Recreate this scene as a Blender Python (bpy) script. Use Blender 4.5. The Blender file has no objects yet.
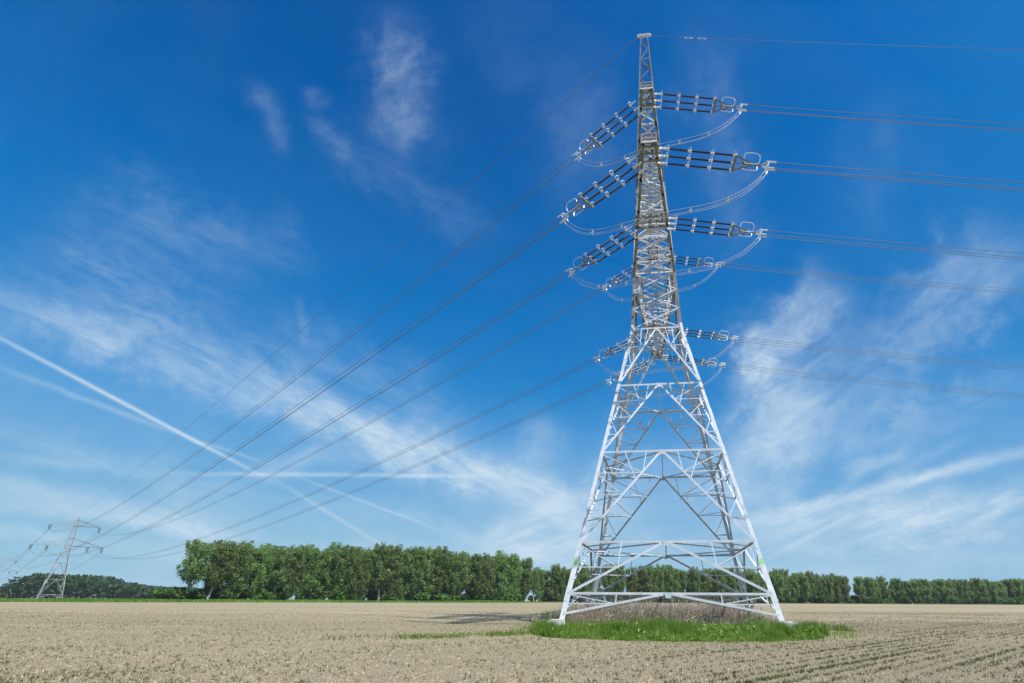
import bpy, math, random
import numpy as np
from mathutils import Vector, Matrix

S = bpy.context.scene
COL = S.collection
RNG = np.random.default_rng(11)
random.seed(5)

# ------------------------------------------------------------------ helpers
class MB:
    """Collects bars, tubes and boxes and links them as one mesh object."""
    def __init__(self):
        self.v = []; self.f = []; self.m = []
    def add(self, vs, fs, mi=0):
        o = len(self.v)
        self.v += [tuple(p) for p in vs]
        self.f += [tuple(i + o for i in f) for f in fs]
        self.m += [mi] * len(fs)
    def prism(self, p, q, prof_p, prof_q=None, mi=0):
        prof_q = prof_q or prof_p
        n = len(prof_p)
        vs = [p + d for d in prof_p] + [q + d for d in prof_q]
        fs = [(i, (i + 1) % n, n + (i + 1) % n, n + i) for i in range(n)]
        fs += [tuple(range(n - 1, -1, -1)), tuple(range(n, 2 * n))]
        self.add(vs, fs, mi)
    def angle(self, p, q, d1, d2, w, t=None, w2=None, mi=0):
        """An L-section bar: flanges along d1 and d2 from the edge p-q."""
        p = Vector(p); q = Vector(q); t = t or max(.012, w * .13)
        ax = (q - p).normalized()
        d1 = Vector(d1); d1 = (d1 - ax * d1.dot(ax)).normalized()
        d2 = Vector(d2); d2 = d2 - ax * d2.dot(ax); d2 = (d2 - d1 * d2.dot(d1)).normalized()
        def prof(w):
            return [d1 * a + d2 * b for a, b in ((0, 0), (w, 0), (w, t), (t, t), (t, w), (0, w))]
        self.prism(p, q, prof(w), prof(w2 or w), mi)
    def brace(self, p, q, n, w, mi=0):
        """A bracing angle lying flat on a face whose outward normal is n."""
        p = Vector(p); q = Vector(q); n = Vector(n)
        ax = (q - p).normalized(); d1 = ax.cross(n)
        if d1.length < 1e-4: d1 = ax.orthogonal()
        d1.normalize()
        if d1.z > 1e-4: d1 = -d1                 # the outstanding flange runs along the upper edge
        self.angle(p - d1 * w * .5, q - d1 * w * .5, d1, -n, w, mi=mi)
    def tube(self, pts, r, n=6, mi=0, closed=False):
        pts = [Vector(p) for p in pts]; N = len(pts)
        rs = r if isinstance(r, (list, tuple)) else [r] * N
        vs = []; up = Vector((0, 0, 1))
        for i, p in enumerate(pts):
            a = pts[i - 1] if (i or closed) else p
            b = pts[(i + 1) % N] if (i < N - 1 or closed) else p
            t = (b - a).normalized()
            s = t.cross(up)
            if s.length < .05: s = t.cross(Vector((0, 1, 0)))
            s.normalize(); u = s.cross(t)
            for k in range(n):
                an = 2 * math.pi * k / n
                vs.append(p + (s * math.cos(an) + u * math.sin(an)) * rs[i])
        fs = []
        M = N if closed else N - 1
        for i in range(M):
            j = (i + 1) % N
            for k in range(n):
                l = (k + 1) % n
                fs.append((i * n + k, i * n + l, j * n + l, j * n + k))
        if not closed:
            fs += [tuple(range(n - 1, -1, -1)), tuple(range((N - 1) * n, N * n))]
        self.add(vs, fs, mi)
    def box(self, c, sx, sy, sz, mi=0, top=1.0):
        c = Vector(c); vs = []
        for z, k in ((-.5, 1), (.5, top)):
            for x, y in ((-.5, -.5), (.5, -.5), (.5, .5), (-.5, .5)):
                vs.append(c + Vector((x * sx * k, y * sy * k, z * sz)))
        self.add(vs, [(3, 2, 1, 0), (4, 5, 6, 7), (0, 1, 5, 4), (1, 2, 6, 5), (2, 3, 7, 6), (3, 0, 4, 7)], mi)
    def mesh(self, name, mats, smooth=False):
        me = bpy.data.meshes.new(name)
        me.from_pydata(self.v, [], self.f)
        for m in (mats if isinstance(mats, (list, tuple)) else [mats]): me.materials.append(m)
        if any(self.m): me.polygons.foreach_set('material_index', self.m)
        if smooth: me.polygons.foreach_set('use_smooth', [True] * len(self.f))
        me.update(); return me
    def build(self, name, mats, parent=None, smooth=False):
        return link(name, self.mesh(name, mats, smooth), parent)

def link(name, data, parent=None):
    o = bpy.data.objects.new(name, data); COL.objects.link(o)
    if parent is not None: o.parent = parent
    return o

def tag(o, label=None, cat=None, group=None, kind=None):
    for k, v in (('label', label), ('category', cat), ('group', group), ('kind', kind)):
        if v: o[k] = v
    return o

def thing(name, label, cat, loc=(0, 0, 0), rz=0., group=None):
    o = link(name, None); o.location = loc; o.rotation_euler = (0, 0, rz)
    return tag(o, label, cat, group)

def copy_tree(o, parent=None):
    c = o.copy(); COL.objects.link(c)
    if parent is not None: c.parent = parent
    for ch in list(o.children): copy_tree(ch, c)
    return c

def np_mesh(name, verts, n_per, mat, mats_idx=None):
    """Many separate polygons of n_per corners each, verts = (F*n_per, 3)."""
    verts = np.asarray(verts, dtype=np.float32); F = len(verts) // n_per
    me = bpy.data.meshes.new(name)
    me.vertices.add(len(verts)); me.vertices.foreach_set('co', verts.ravel())
    me.loops.add(len(verts)); me.loops.foreach_set('vertex_index', np.arange(len(verts), dtype=np.int32))
    me.polygons.add(F); me.polygons.foreach_set('loop_start', np.arange(0, len(verts), n_per, dtype=np.int32))
    for m in (mat if isinstance(mat, (list, tuple)) else [mat]): me.materials.append(m)
    if mats_idx is not None: me.polygons.foreach_set('material_index', np.asarray(mats_idx, dtype=np.int32))
    me.update(calc_edges=True); me.validate()
    return me

def leaf_quads(centers, size, flat=.0):
    """Randomly turned leaf-spray quads around the given centres."""
    n = len(centers)
    a = RNG.normal(size=(n, 3)); a /= np.linalg.norm(a, axis=1)[:, None]
    b = RNG.normal(size=(n, 3)); b -= a * (a * b).sum(1)[:, None]; b /= np.linalg.norm(b, axis=1)[:, None]
    s = (size * RNG.uniform(.6, 1.35, n))[:, None]
    a = a * s * .62; b = b * s
    q = np.stack([centers - b, centers + a * .8 - b * .1, centers + b, centers - a * .8 + b * .15], 1)
    return q.reshape(-1, 3)

# ------------------------------------------------------------------ materials
def mat(name):
    m = bpy.data.materials.new(name); m.use_nodes = True
    nt = m.node_tree; b = nt.nodes['Principled BSDF']
    return m, nt, b
def N(nt, t, **kw):
    n = nt.nodes.new(t)
    for k, v in kw.items(): setattr(n, k, v)
    return n
def L(nt, a, b): nt.links.new(a, b)
def ramp(nt, fac, stops):
    r = N(nt, 'ShaderNodeValToRGB'); e = r.color_ramp.elements
    while len(e) < len(stops): e.new(.5)
    for el, (p, c) in zip(e, stops): el.position = p; el.color = (*c, 1)
    L(nt, fac, r.inputs[0]); return r.outputs[0]
def noise(nt, scale, detail=4, rough=.6, coord='Object', vec=None, mapping=None):
    if vec is None:
        tc = N(nt, 'ShaderNodeTexCoord'); vec = tc.outputs[coord]
    if mapping:
        mp = N(nt, 'ShaderNodeMapping'); L(nt, vec, mp.inputs[0])
        mp.inputs['Rotation'].default_value = (0, 0, mapping[0]); mp.inputs['Scale'].default_value = mapping[1]
        vec = mp.outputs[0]
    n = N(nt, 'ShaderNodeTexNoise'); n.inputs['Scale'].default_value = scale
    n.inputs['Detail'].default_value = detail; n.inputs['Roughness'].default_value = rough
    L(nt, vec, n.inputs['Vector']); return n.outputs['Fac']
def mixc(nt, f, a, b, mode='MIX'):
    m = N(nt, 'ShaderNodeMix', data_type='RGBA', blend_type=mode)
    for sock, v in ((m.inputs[0], f), (m.inputs[6], a), (m.inputs[7], b)):
        if hasattr(v, 'is_linked'): L(nt, v, sock)
        elif isinstance(v, (tuple, list)): sock.default_value = (*v, 1)
        else: sock.default_value = v
    return m.outputs[2]

def simple(name, lo, hi, scale=6., rough=.6, metal=0., bump=0., spec=.5):
    m, nt, b = mat(name)
    f = noise(nt, scale, 5, .65)
    L(nt, ramp(nt, f, [(.3, lo), (.7, hi)]), b.inputs['Base Color'])
    b.inputs['Roughness'].default_value = rough; b.inputs['Metallic'].default_value = metal
    b.inputs['Specular IOR Level'].default_value = spec
    if bump:
        bp = N(nt, 'ShaderNodeBump'); bp.inputs['Strength'].default_value = bump; bp.inputs['Distance'].default_value = .02
        L(nt, noise(nt, scale * 6, 4), bp.inputs['Height']); L(nt, bp.outputs[0], b.inputs['Normal'])
    return m

STEEL = simple('galvanised_steel', (.44, .48, .53), (.60, .64, .69), 1.3, .42, .05)
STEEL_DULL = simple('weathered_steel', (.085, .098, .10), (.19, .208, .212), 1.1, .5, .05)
PAINT = simple('white_leg_paint', (.46, .48, .50), (.66, .67, .68), 1.7, .55)
GREEN = simple('green_band_paint', (.24, .46, .17), (.32, .54, .24), 8, .6)
CONCRETE = simple('concrete', (.44, .43, .40), (.62, .60, .56), 5, .9, 0, .4)
GLAZE = simple('brown_glaze', (.018, .014, .013), (.035, .026, .022), 9, .3)
FITTING = simple('bright_fitting', (.62, .63, .64), (.76, .77, .78), 5, .35, .2)
CABLE = simple('aluminium_cable', (.09, .094, .10), (.14, .144, .15), 3, .55, .1)
JUMPER = simple('bright_cable', (.34, .35, .36), (.48, .49, .50), 3, .4, .1)
FARSTEEL = simple('far_steel', (.24, .25, .26), (.36, .37, .38), .6, .55, .1)
BARK = simple('pale_bark', (.30, .28, .24), (.55, .52, .46), 1.6, .9, 0, .4)

def foliage(name, dark, mid, light, trans=.35, per_object=.35, scale=.5):
    m, nt, b = mat(name)
    nt.nodes.remove(b); out = nt.nodes['Material Output']
    f = noise(nt, scale, 3, .6)
    c = ramp(nt, f, [(.25, dark), (.5, mid), (.78, light)])
    oi = N(nt, 'ShaderNodeObjectInfo')
    hs = N(nt, 'ShaderNodeHueSaturation'); L(nt, c, hs.inputs['Color'])
    for (lo, hi, sock) in ((.485, .515, 'Hue'), (1 - per_object, 1 + per_object, 'Value')):
        mr = N(nt, 'ShaderNodeMapRange'); mr.inputs[3].default_value = lo; mr.inputs[4].default_value = hi
        L(nt, oi.outputs['Random'], mr.inputs[0]); L(nt, mr.outputs[0], hs.inputs[sock])
    d = N(nt, 'ShaderNodeBsdfDiffuse'); t = N(nt, 'ShaderNodeBsdfTranslucent')
    L(nt, hs.outputs[0], d.inputs[0]); L(nt, hs.outputs[0], t.inputs[0])
    g = N(nt, 'ShaderNodeBsdfGlossy'); g.inputs['Roughness'].default_value = .45; g.inputs[0].default_value = (.9, .95, .9, 1)
    mx = N(nt, 'ShaderNodeMixShader'); mx.inputs[0].default_value = trans
    L(nt, d.outputs[0], mx.inputs[1]); L(nt, t.outputs[0], mx.inputs[2])
    m2 = N(nt, 'ShaderNodeMixShader'); m2.inputs[0].default_value = .018
    L(nt, mx.outputs[0], m2.inputs[1]); L(nt, g.outputs[0], m2.inputs[2])
    L(nt, m2.outputs[0], out.inputs['Surface'])
    return m

LEAF = foliage('poplar_leaves', (.125, .205, .050), (.205, .305, .082), (.32, .42, .16), .55, .24, .35)
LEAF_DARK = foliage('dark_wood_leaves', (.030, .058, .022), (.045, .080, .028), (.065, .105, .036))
LEAF_BUSH = foliage('bush_leaves', (.06, .12, .018), (.10, .19, .03), (.15, .25, .05))
GRASS = foliage('green_grass', (.085, .170, .020), (.185, .300, .042), (.40, .45, .12), .5, .0, 1.3)
VERGE = foliage('verge_grass', (.11, .21, .025), (.17, .29, .04), (.28, .36, .07), .4, .0, .05)
WEED = foliage('weed_green', (.13, .19, .04), (.20, .27, .06), (.30, .34, .11), .35, .0, .4)
STRAW = foliage('dry_stalks', (.26, .205, .155), (.46, .38, .28), (.68, .58, .44), .35, .0, 1.4)
SEEDLING = foliage('seedling_green', (.075, .085, .03), (.12, .14, .05), (.18, .19, .075), .3, .0, .7)
STUBBLE = foliage('straw_bits', (.12, .095, .065), (.30, .25, .185), (.44, .38, .29), .1, .0, 3.)

# ------------------------------------------------------------------ camera
EYE = 1.2514
cam = bpy.data.cameras.new('camera'); co = link('camera', cam)
cam.sensor_width = 36.; cam.lens = 521.2113 / 1024 * 36
cam.shift_x = (512 - 597.6668) / 1024; cam.shift_y = (382.4168 - 341.5) / 1024
cam.clip_start = .1; cam.clip_end = 30000
PITCH, ROLL = .3962, -.0062
co.matrix_world = Matrix.Translation((0, 0, EYE)) @ Matrix.Rotation(math.pi / 2 + PITCH, 4, 'X') @ Matrix.Rotation(-ROLL, 4, 'Z')
S.camera = co

# ------------------------------------------------------------------ light
SUN_AZ, SUN_EL = math.radians(138), math.radians(56)       # azimuth clockwise from +Y
sd = Vector((math.sin(SUN_AZ) * math.cos(SUN_EL), math.cos(SUN_AZ) * math.cos(SUN_EL), math.sin(SUN_EL)))
sl = bpy.data.lights.new('sun', 'SUN'); so = link('sun', sl)
sl.energy = 4.6; sl.angle = math.radians(.53); sl.color = (1., .965, .91)
so.rotation_euler = sd.to_track_quat('Z', 'Y').to_euler(); so.location = (60, -60, 90)
S.view_settings.view_transform = 'Standard'; S.view_settings.look = 'None'
S.view_settings.exposure = 0.55; S.view_settings.gamma = 1; S.view_settings.use_curve_mapping = False

STREAKS = [
    (-52.12, 17.49, -34.4, 10.99, 0.154, 0.62, 0.25, 'contrail'),
    (-30.89, 9.69, -21.23, 4.7, 0.168, 0.26, 0.4, 'contrail'),
    (-51.43, 15.43, -38.99, 12.84, 0.206, 0.24, 0.5, 'contrail'),
    (-38.99, 12.84, -33.19, 11.61, 0.177, 0.2, 0.5, 'contrail'),
    (-29.36, 10.41, -17.26, 6.87, 0.144, 0.25, 0.4, 'contrail'),
    (-37.87, 9.9, -13.8, 12.09, 0.21, 0.42, 0.5, 'contrail'),
    (-33.41, 10.13, -27.81, 13.65, 0.93, 0.3, 0.7, 'cirrus'),
    (-30.25, 12.66, -18.0, 12.64, 0.884, 0.18, 0.8, 'cirrus'),
    (-56.07, 20.2, -26.52, 16.58, 1.575, 0.3, 0.75, 'cirrus'),
    (-33.03, 17.45, 2.49, 7.92, 1.754, 0.62, 0.75, 'cirrus'),
    (-50.82, 7.58, -37.25, 6.11, 0.68, 0.3, 0.7, 'cirrus'),
    (-47.94, 6.12, -33.42, 5.15, 0.548, 0.34, 0.7, 'cirrus'),
    (-48.88, 4.42, -43.58, 4.03, 0.429, 0.26, 0.7, 'cirrus'),
    (-40.28, 7.43, -32.49, 4.36, 1.496, 0.28, 0.9, 'cirrus'),
    (-12.06, 4.7, 1.43, 13.17, 1.028, 0.32, 0.7, 'cirrus'),
    (-10.08, 5.23, 0.35, 6.38, 2.573, 0.36, 0.9, 'cirrus'),
    (-7.91, 11.94, -6.04, 18.44, 2.136, 0.28, 0.9, 'cirrus'),
    (-30.45, 53.06, -26.01, 43.57, 1.797, 0.25, 0.95, 'cirrus'),
    (-42.95, 43.38, -39.33, 39.23, 0.71, 0.13, 0.95, 'cirrus'),
    (-38.0, 45.26, -36.84, 43.97, 0.711, 0.12, 0.95, 'cirrus'),
    (-37.51, 42.83, -32.4, 41.57, 0.751, 0.13, 0.95, 'cirrus'),
    (-33.75, 42.22, -15.69, 37.87, 2.044, 0.08, 0.95, 'cirrus'),
    (-19.57, 56.65, 5.78, 42.84, 2.607, 0.04, 0.95, 'cirrus'),
    (15.89, 54.23, 18.24, 35.64, 2.382, 0.09, 0.9, 'cirrus'),
    (27.53, 29.85, 16.41, 21.15, 2.268, 0.46, 0.95, 'cirrus'),
    (22.49, 25.67, 15.62, 8.71, 3.511, 0.48, 0.95, 'cirrus'),
    (44.08, 29.52, 32.87, 22.69, 2.684, 0.34, 0.9, 'cirrus'),
    (33.08, 23.62, 23.74, 14.21, 4.886, 0.24, 0.95, 'cirrus'),
    (38.06, 44.51, 32.78, 34.41, 2.246, 0.05, 0.9, 'cirrus'),
    (14.46, 7.15, 41.24, 12.03, 0.512, 0.6, 0.6, 'cirrus'),
    (17.89, 6.86, 34.84, 9.29, 0.838, 0.34, 0.85, 'cirrus'),
    (26.14, 6.53, 40.15, 7.89, 1.129, 0.42, 0.85, 'cirrus'),
    (25.74, 12.04, 31.67, 13.11, 0.57, 0.4, 0.8, 'cirrus'),
    (18.06, 4.27, 25.47, 7.77, 0.208, 0.25, 0.5, 'contrail'),
    (14.78, 5.29, 39.75, 6.32, 1.789, 0.3, 0.9, 'cirrus'),
    (28.65, 10.82, 35.84, 13.62, 0.368, 0.14, 0.7, 'cirrus'),
    (-12.97, 3.71, 11.31, 12.98, 4.048, 0.16, 0.9, 'cirrus'),
    (-35.58, 2.17, -7.96, 4.29, 1.265, 0.22, 0.85, 'cirrus'),
    (-52.09, 27.0, -39.56, 23.37, 4.884, 0.1, 0.95, 'cirrus'),
    (-51.6, 20.7, -28.82, 18.71, 2.571, 0.16, 0.9, 'cirrus'),
    (-49.32, 30.15, -34.49, 30.66, 1.853, 0.12, 0.95, 'cirrus'),
    (-51.32, 24.9, -42.16, 21.64, 1.599, 0.13, 0.95, 'cirrus'),
    (-50.03, 11.16, -32.59, 8.25, 0.806, 0.2, 0.85, 'cirrus'),
    (-49.49, 9.45, -42.77, 9.5, 0.378, 0.18, 0.7, 'cirrus'),
    (-44.67, 3.95, -25.61, 2.04, 0.648, 0.22, 0.8, 'cirrus'),
    (-26.87, 8.77, -3.81, 3.85, 0.88, 0.2, 0.8, 'cirrus'),
    (-23.34, 14.98, -8.32, 9.84, 1.641, 0.22, 0.9, 'cirrus'),
    (-35.41, 23.63, -13.02, 14.86, 2.624, 0.14, 0.9, 'cirrus'),
    (27.6, 14.77, 42.07, 17.7, 1.459, 0.14, 0.9, 'cirrus'),
    (15.42, 1.96, 38.32, 3.26, 0.782, 0.2, 0.85, 'cirrus'),
    (27.51, 4.66, 39.59, 5.7, 0.51, 0.24, 0.8, 'cirrus'),
    (0.05, 54.44, -5.4, 41.84, 2.359, 0.06, 0.95, 'cirrus'),
    (-33.54, 27.04, -32.09, 23.0, 0.379, 0.12, 0.9, 'cirrus'),
    (22.85, 8.39, 27.09, 11.92, 0.385, 0.16, 0.7, 'cirrus'),
    (10.03, 9.9, 21.96, 15.39, 2.049, 0.18, 0.9, 'cirrus'),
]

SKY_STRENGTH = .10
def dirv(az, el):
    az, el = math.radians(az), math.radians(el)
    return Vector((math.sin(az) * math.cos(el), math.cos(az) * math.cos(el), math.sin(el)))

def streak_group():
    """One cirrus or contrail band on the sky: a soft stripe along a great circle, broken up by a shared fibrous noise."""
    g = bpy.data.node_groups.new('sky_streak', 'ShaderNodeTree')
    I = g.interface
    for n, t in (('Dir', 'NodeSocketVector'), ('C', 'NodeSocketVector'), ('T', 'NodeSocketVector'), ('B', 'NodeSocketVector'),
                 ('Half', 'NodeSocketFloat'), ('Width', 'NodeSocketFloat'), ('Strength', 'NodeSocketFloat'), ('Break', 'NodeSocketFloat'),
                 ('Fibre', 'NodeSocketFloat'), ('Wander', 'NodeSocketFloat'), ('Sum', 'NodeSocketFloat')):
        I.new_socket(n, in_out='INPUT', socket_type=t)
    I.new_socket('Mask', in_out='OUTPUT', socket_type='NodeSocketFloat')
    I.new_socket('Dir', in_out='OUTPUT', socket_type='NodeSocketVector')
    gi = g.nodes.new('NodeGroupInput'); go = g.nodes.new('NodeGroupOutput')
    i = gi.outputs
    def vm(op, a, b):
        n = g.nodes.new('ShaderNodeVectorMath'); n.operation = op
        g.links.new(a, n.inputs[0]); g.links.new(b, n.inputs[1]); return n.outputs['Value' if op == 'DOT_PRODUCT' else 'Vector']
    def ma(op, a, b=None, c=None, clamp=False):
        n = g.nodes.new('ShaderNodeMath'); n.operation = op; n.use_clamp = clamp
        for k, x in enumerate((a, b, c)):
            if x is None: continue
            if hasattr(x, 'is_linked'): g.links.new(x, n.inputs[k])
            else: n.inputs[k].default_value = x
        return n.outputs[0]
    dcs = ma('MAXIMUM', vm('DOT_PRODUCT', i['Dir'], i['C']), .02)      # behind the viewer the bands run off to nothing
    an = ma('DIVIDE', vm('DOT_PRODUCT', i['Dir'], i['T']), ma('MULTIPLY', dcs, i['Half']))
    bn = ma('DIVIDE', vm('DOT_PRODUCT', i['Dir'], i['B']), ma('MULTIPLY', dcs, i['Width']))
    bn = ma('MULTIPLY_ADD', i['Wander'], i['Break'], bn)
    a2 = ma('MULTIPLY', an, an)
    prof = ma('EXPONENT', ma('MULTIPLY', ma('MULTIPLY_ADD', bn, bn, ma('MULTIPLY', a2, a2)), -1.))
    tex = ma('MULTIPLY_ADD', i['Fibre'], i['Break'], ma('SUBTRACT', 1., i['Break']))
    tot = ma('MULTIPLY_ADD', ma('MULTIPLY', prof, tex), i['Strength'], i['Sum'])
    g.links.new(tot, go.inputs[0])
    # the direction is handed on through each band in turn, so the bands are worked out one after another
    ms = g.nodes.new('ShaderNodeVectorMath'); ms.operation = 'MULTIPLY_ADD'
    g.links.new(tot, ms.inputs[0]); ms.inputs[1].default_value = (1e-7, 1e-7, 1e-7); g.links.new(i['Dir'], ms.inputs[2])
    g.links.new(ms.outputs[0], go.inputs[1])
    return g

def make_world():
    w = bpy.data.worlds.new('World'); S.world = w; w.use_nodes = True
    w.cycles.sampling_method = 'NONE'
    nt = w.node_tree; bg = nt.nodes['Background']
    sky = N(nt, 'ShaderNodeTexSky', sky_type='NISHITA'); sky.sun_disc = False
    sky.sun_elevation = SUN_EL; sky.sun_rotation = SUN_AZ
    sky.altitude = 50; sky.air_density = SKY_AIR; sky.dust_density = SKY_DUST; sky.ozone_density = SKY_OZONE
    # the film's rendering of the polarised blue sky: one tone curve per channel
    def scaled(sock, k):
        n = N(nt, 'ShaderNodeVectorMath', operation='SCALE'); L(nt, sock, n.inputs[0]); n.inputs['Scale'].default_value = k; return n.outputs[0]
    cv = N(nt, 'ShaderNodeRGBCurve'); L(nt, scaled(sky.outputs[0], .1), cv.inputs['Color'])
    cv.mapping.use_clip = False
    for ch, pts in enumerate(SKY_CURVES):
        c = cv.mapping.curves[ch]
        while len(c.points) < len(pts): c.points.new(.5, .5)
        for p, q in zip(c.points, pts): p.location = q; p.handle_type = 'VECTOR'
    cv.mapping.update()
    skycol = scaled(cv.outputs[0], .1 / .1 * 10 * SKY_GAIN)
    tc = N(nt, 'ShaderNodeTexCoord'); nv = N(nt, 'ShaderNodeVectorMath', operation='NORMALIZE'); L(nt, tc.outputs['Generated'], nv.inputs[0])
    # four fibre directions of cirrus, in a plane facing the low northern sky
    c0 = dirv(0, 22.7); t0 = Vector((1, 0, 0)); b0 = t0.cross(c0)
    dots = []
    for v in (c0, t0, b0):
        d = N(nt, 'ShaderNodeVectorMath', operation='DOT_PRODUCT'); L(nt, nv.outputs[0], d.inputs[0]); d.inputs[1].default_value = v; dots.append(d.outputs['Value'])
    mx = N(nt, 'ShaderNodeMath', operation='MAXIMUM'); L(nt, dots[0], mx.inputs[0]); mx.inputs[1].default_value = .15
    cx = N(nt, 'ShaderNodeCombineXYZ')
    for k in (1, 2):
        d = N(nt, 'ShaderNodeMath', operation='DIVIDE'); L(nt, dots[k], d.inputs[0]); L(nt, mx.outputs[0], d.inputs[1]); L(nt, d.outputs[0], cx.inputs[k - 1])
    def field(angle, sx, sy, detail, lo, hi, dist=.3, o=(0, 0)):
        mp = N(nt, 'ShaderNodeMapping'); mp.inputs['Rotation'].default_value = (0, 0, -math.radians(angle)); L(nt, cx.outputs[0], mp.inputs[0])
        m2 = N(nt, 'ShaderNodeMapping'); m2.inputs['Scale'].default_value = (sx, sy, 1); m2.inputs['Location'].default_value = (*o, angle * .1); L(nt, mp.outputs[0], m2.inputs[0])
        n = N(nt, 'ShaderNodeTexNoise'); n.inputs['Scale'].default_value = 1.; n.inputs['Detail'].default_value = detail + 2; n.inputs['Roughness'].default_value = .68
        n.inputs['Distortion'].default_value = dist; L(nt, m2.outputs[0], n.inputs['Vector'])
        r = N(nt, 'ShaderNodeMapRange'); r.inputs[1].default_value = .33; r.inputs[2].default_value = .67; r.inputs[3].default_value = lo; r.inputs[4].default_value = hi
        L(nt, n.outputs['Fac'], r.inputs[0]); return r.outputs[0]
    ANG = (-20, 14, 60, -72)
    FIB = [field(-24, 7, 26, 5, .15, 1), field(16, 7, 30, 5, .1, 1), field(34, 8, 17, 6, .25, 1, .5), field(-60, 26, 17, 6, .25, .95, .25)]
    WAN = field(0, 7, 7, 2, -.75, .75)
    g = streak_group(); total = None; dsock = nv.outputs[0]
    for k, (a0, e0, a1, e1, wd, st, br, kind) in enumerate(STREAKS):
        A, B = dirv(a0, e0), dirv(a1, e1)
        c = (A + B).normalized(); t = (B - A); t = (t - c * t.dot(c)).normalized(); b = c.cross(t).normalized()
        half = (B - A).length / 2
        ga = math.degrees(math.atan2(B.dot(b0) / B.dot(c0) - A.dot(b0) / A.dot(c0), B.dot(t0) / B.dot(c0) - A.dot(t0) / A.dot(c0)))
        dif = [abs((ga - q + 90) % 180 - 90) for q in ANG]
        n = N(nt, 'ShaderNodeGroup'); n.node_tree = g
        L(nt, dsock, n.inputs['Dir']); L(nt, FIB[dif.index(min(dif))], n.inputs['Fibre']); L(nt, WAN, n.inputs['Wander'])
        n.inputs['C'].default_value = c; n.inputs['T'].default_value = t; n.inputs['B'].default_value = b
        n.inputs['Half'].default_value = half * 1.05; n.inputs['Width'].default_value = math.radians(wd) * (1. if kind == 'contrail' else 1.15)
        n.inputs['Strength'].default_value = st * CLOUD_GAIN; n.inputs['Break'].default_value = br
        if total is not None: L(nt, total, n.inputs['Sum'])
        total = n.outputs['Mask']; dsock = n.outputs['Dir']
    # a thin general veil
    vl = field(-12, 2.2, 4.5, 5, 0, VEIL, .6, (3.1, 1.7))
    sp = N(nt, 'ShaderNodeSeparateXYZ'); L(nt, nv.outputs[0], sp.inputs[0])
    lo = N(nt, 'ShaderNodeMapRange', interpolation_type='SMOOTHSTEP'); L(nt, sp.outputs[2], lo.inputs[0])
    lo.inputs[1].default_value = .40; lo.inputs[2].default_value = .02; lo.inputs[3].default_value = 0.; lo.inputs[4].default_value = .30
    ml = N(nt, 'ShaderNodeMath', operation='MULTIPLY'); L(nt, lo.outputs[0], ml.inputs[0]); L(nt, field(-8, 2.5, 9, 5, .25, 1.1, .6, (5.3, 2.2)), ml.inputs[1])
    v2 = N(nt, 'ShaderNodeMath', operation='ADD'); L(nt, vl, v2.inputs[0]); L(nt, ml.outputs[0], v2.inputs[1]); vl = v2.outputs[0]
    s = N(nt, 'ShaderNodeMath', operation='ADD', use_clamp=True); L(nt, total, s.inputs[0]); L(nt, vl, s.inputs[1])
    col = mixc(nt, s.outputs[0], skycol, CLOUD_COL)
    L(nt, col, bg.inputs['Color']); bg.inputs['Strength'].default_value = SKY_STRENGTH
SKY_AIR, SKY_DUST, SKY_OZONE = 1., 0., 2.
SKY_CURVES = [[(0, 0), (.07, .0), (.085, .0), (.105, .004), (.16, .026), (.20, .07), (.45, .17), (.8, .24), (1, .27)],
              [(0, 0), (.112, .062), (.135, .105), (.17, .155), (.20, .182), (.27, .25), (.32, .305), (.63, .42), (.85, .47), (1, .5)],
              [(0, 0), (.22, .27), (.25, .36), (.30, .455), (.36, .51), (.46, .60), (.51, .63), (.73, .645), (.85, .64), (1, .64)]]
SKY_GAIN, CLOUD_GAIN, VEIL, CLOUD_COL = .74, 1.35, .02, (3.9, 4.95, 5.9)
S.cycles.max_bounces = 5; S.cycles.diffuse_bounces = 3; S.cycles.glossy_bounces = 2; S.cycles.transmission_bounces = 3
make_world()

# ------------------------------------------------------------------ main transmission tower
TX, TY, TR = 4.3027, 33.8048, -.1242
Z2, Z1, ZTOP = 23.5424, 32.5042, 52.
S1, S2, S3 = 7.1439, 12.6953, 8.8017
ZF, ZA, ZB, ZC, ZD, ZE = .36, 1.59, 4.187, 9.494, 14.186, 18.80
PROFILE = [(0., 5.61), (18.8, 1.77), (36., 1.00), (44., .53), (52., .33)]
def half(z, prof=PROFILE):
    for (z0, a0), (z1, a1) in zip(prof, prof[1:]):
        if z <= z1: return a0 + (a1 - a0) * (z - z0) / (z1 - z0)
    return prof[-1][1]
ROT = [Matrix.Rotation(k * math.pi / 2, 3, 'Z') for k in range(4)]
def fp(k, z, t, inset=0.):
    """Point on tower face k at height z, t from -1 to 1 across."""
    a = half(z); return ROT[k] @ Vector((t * a, -a + inset, z))
def fn(k): return ROT[k] @ Vector((0, -1, 0))

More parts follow.
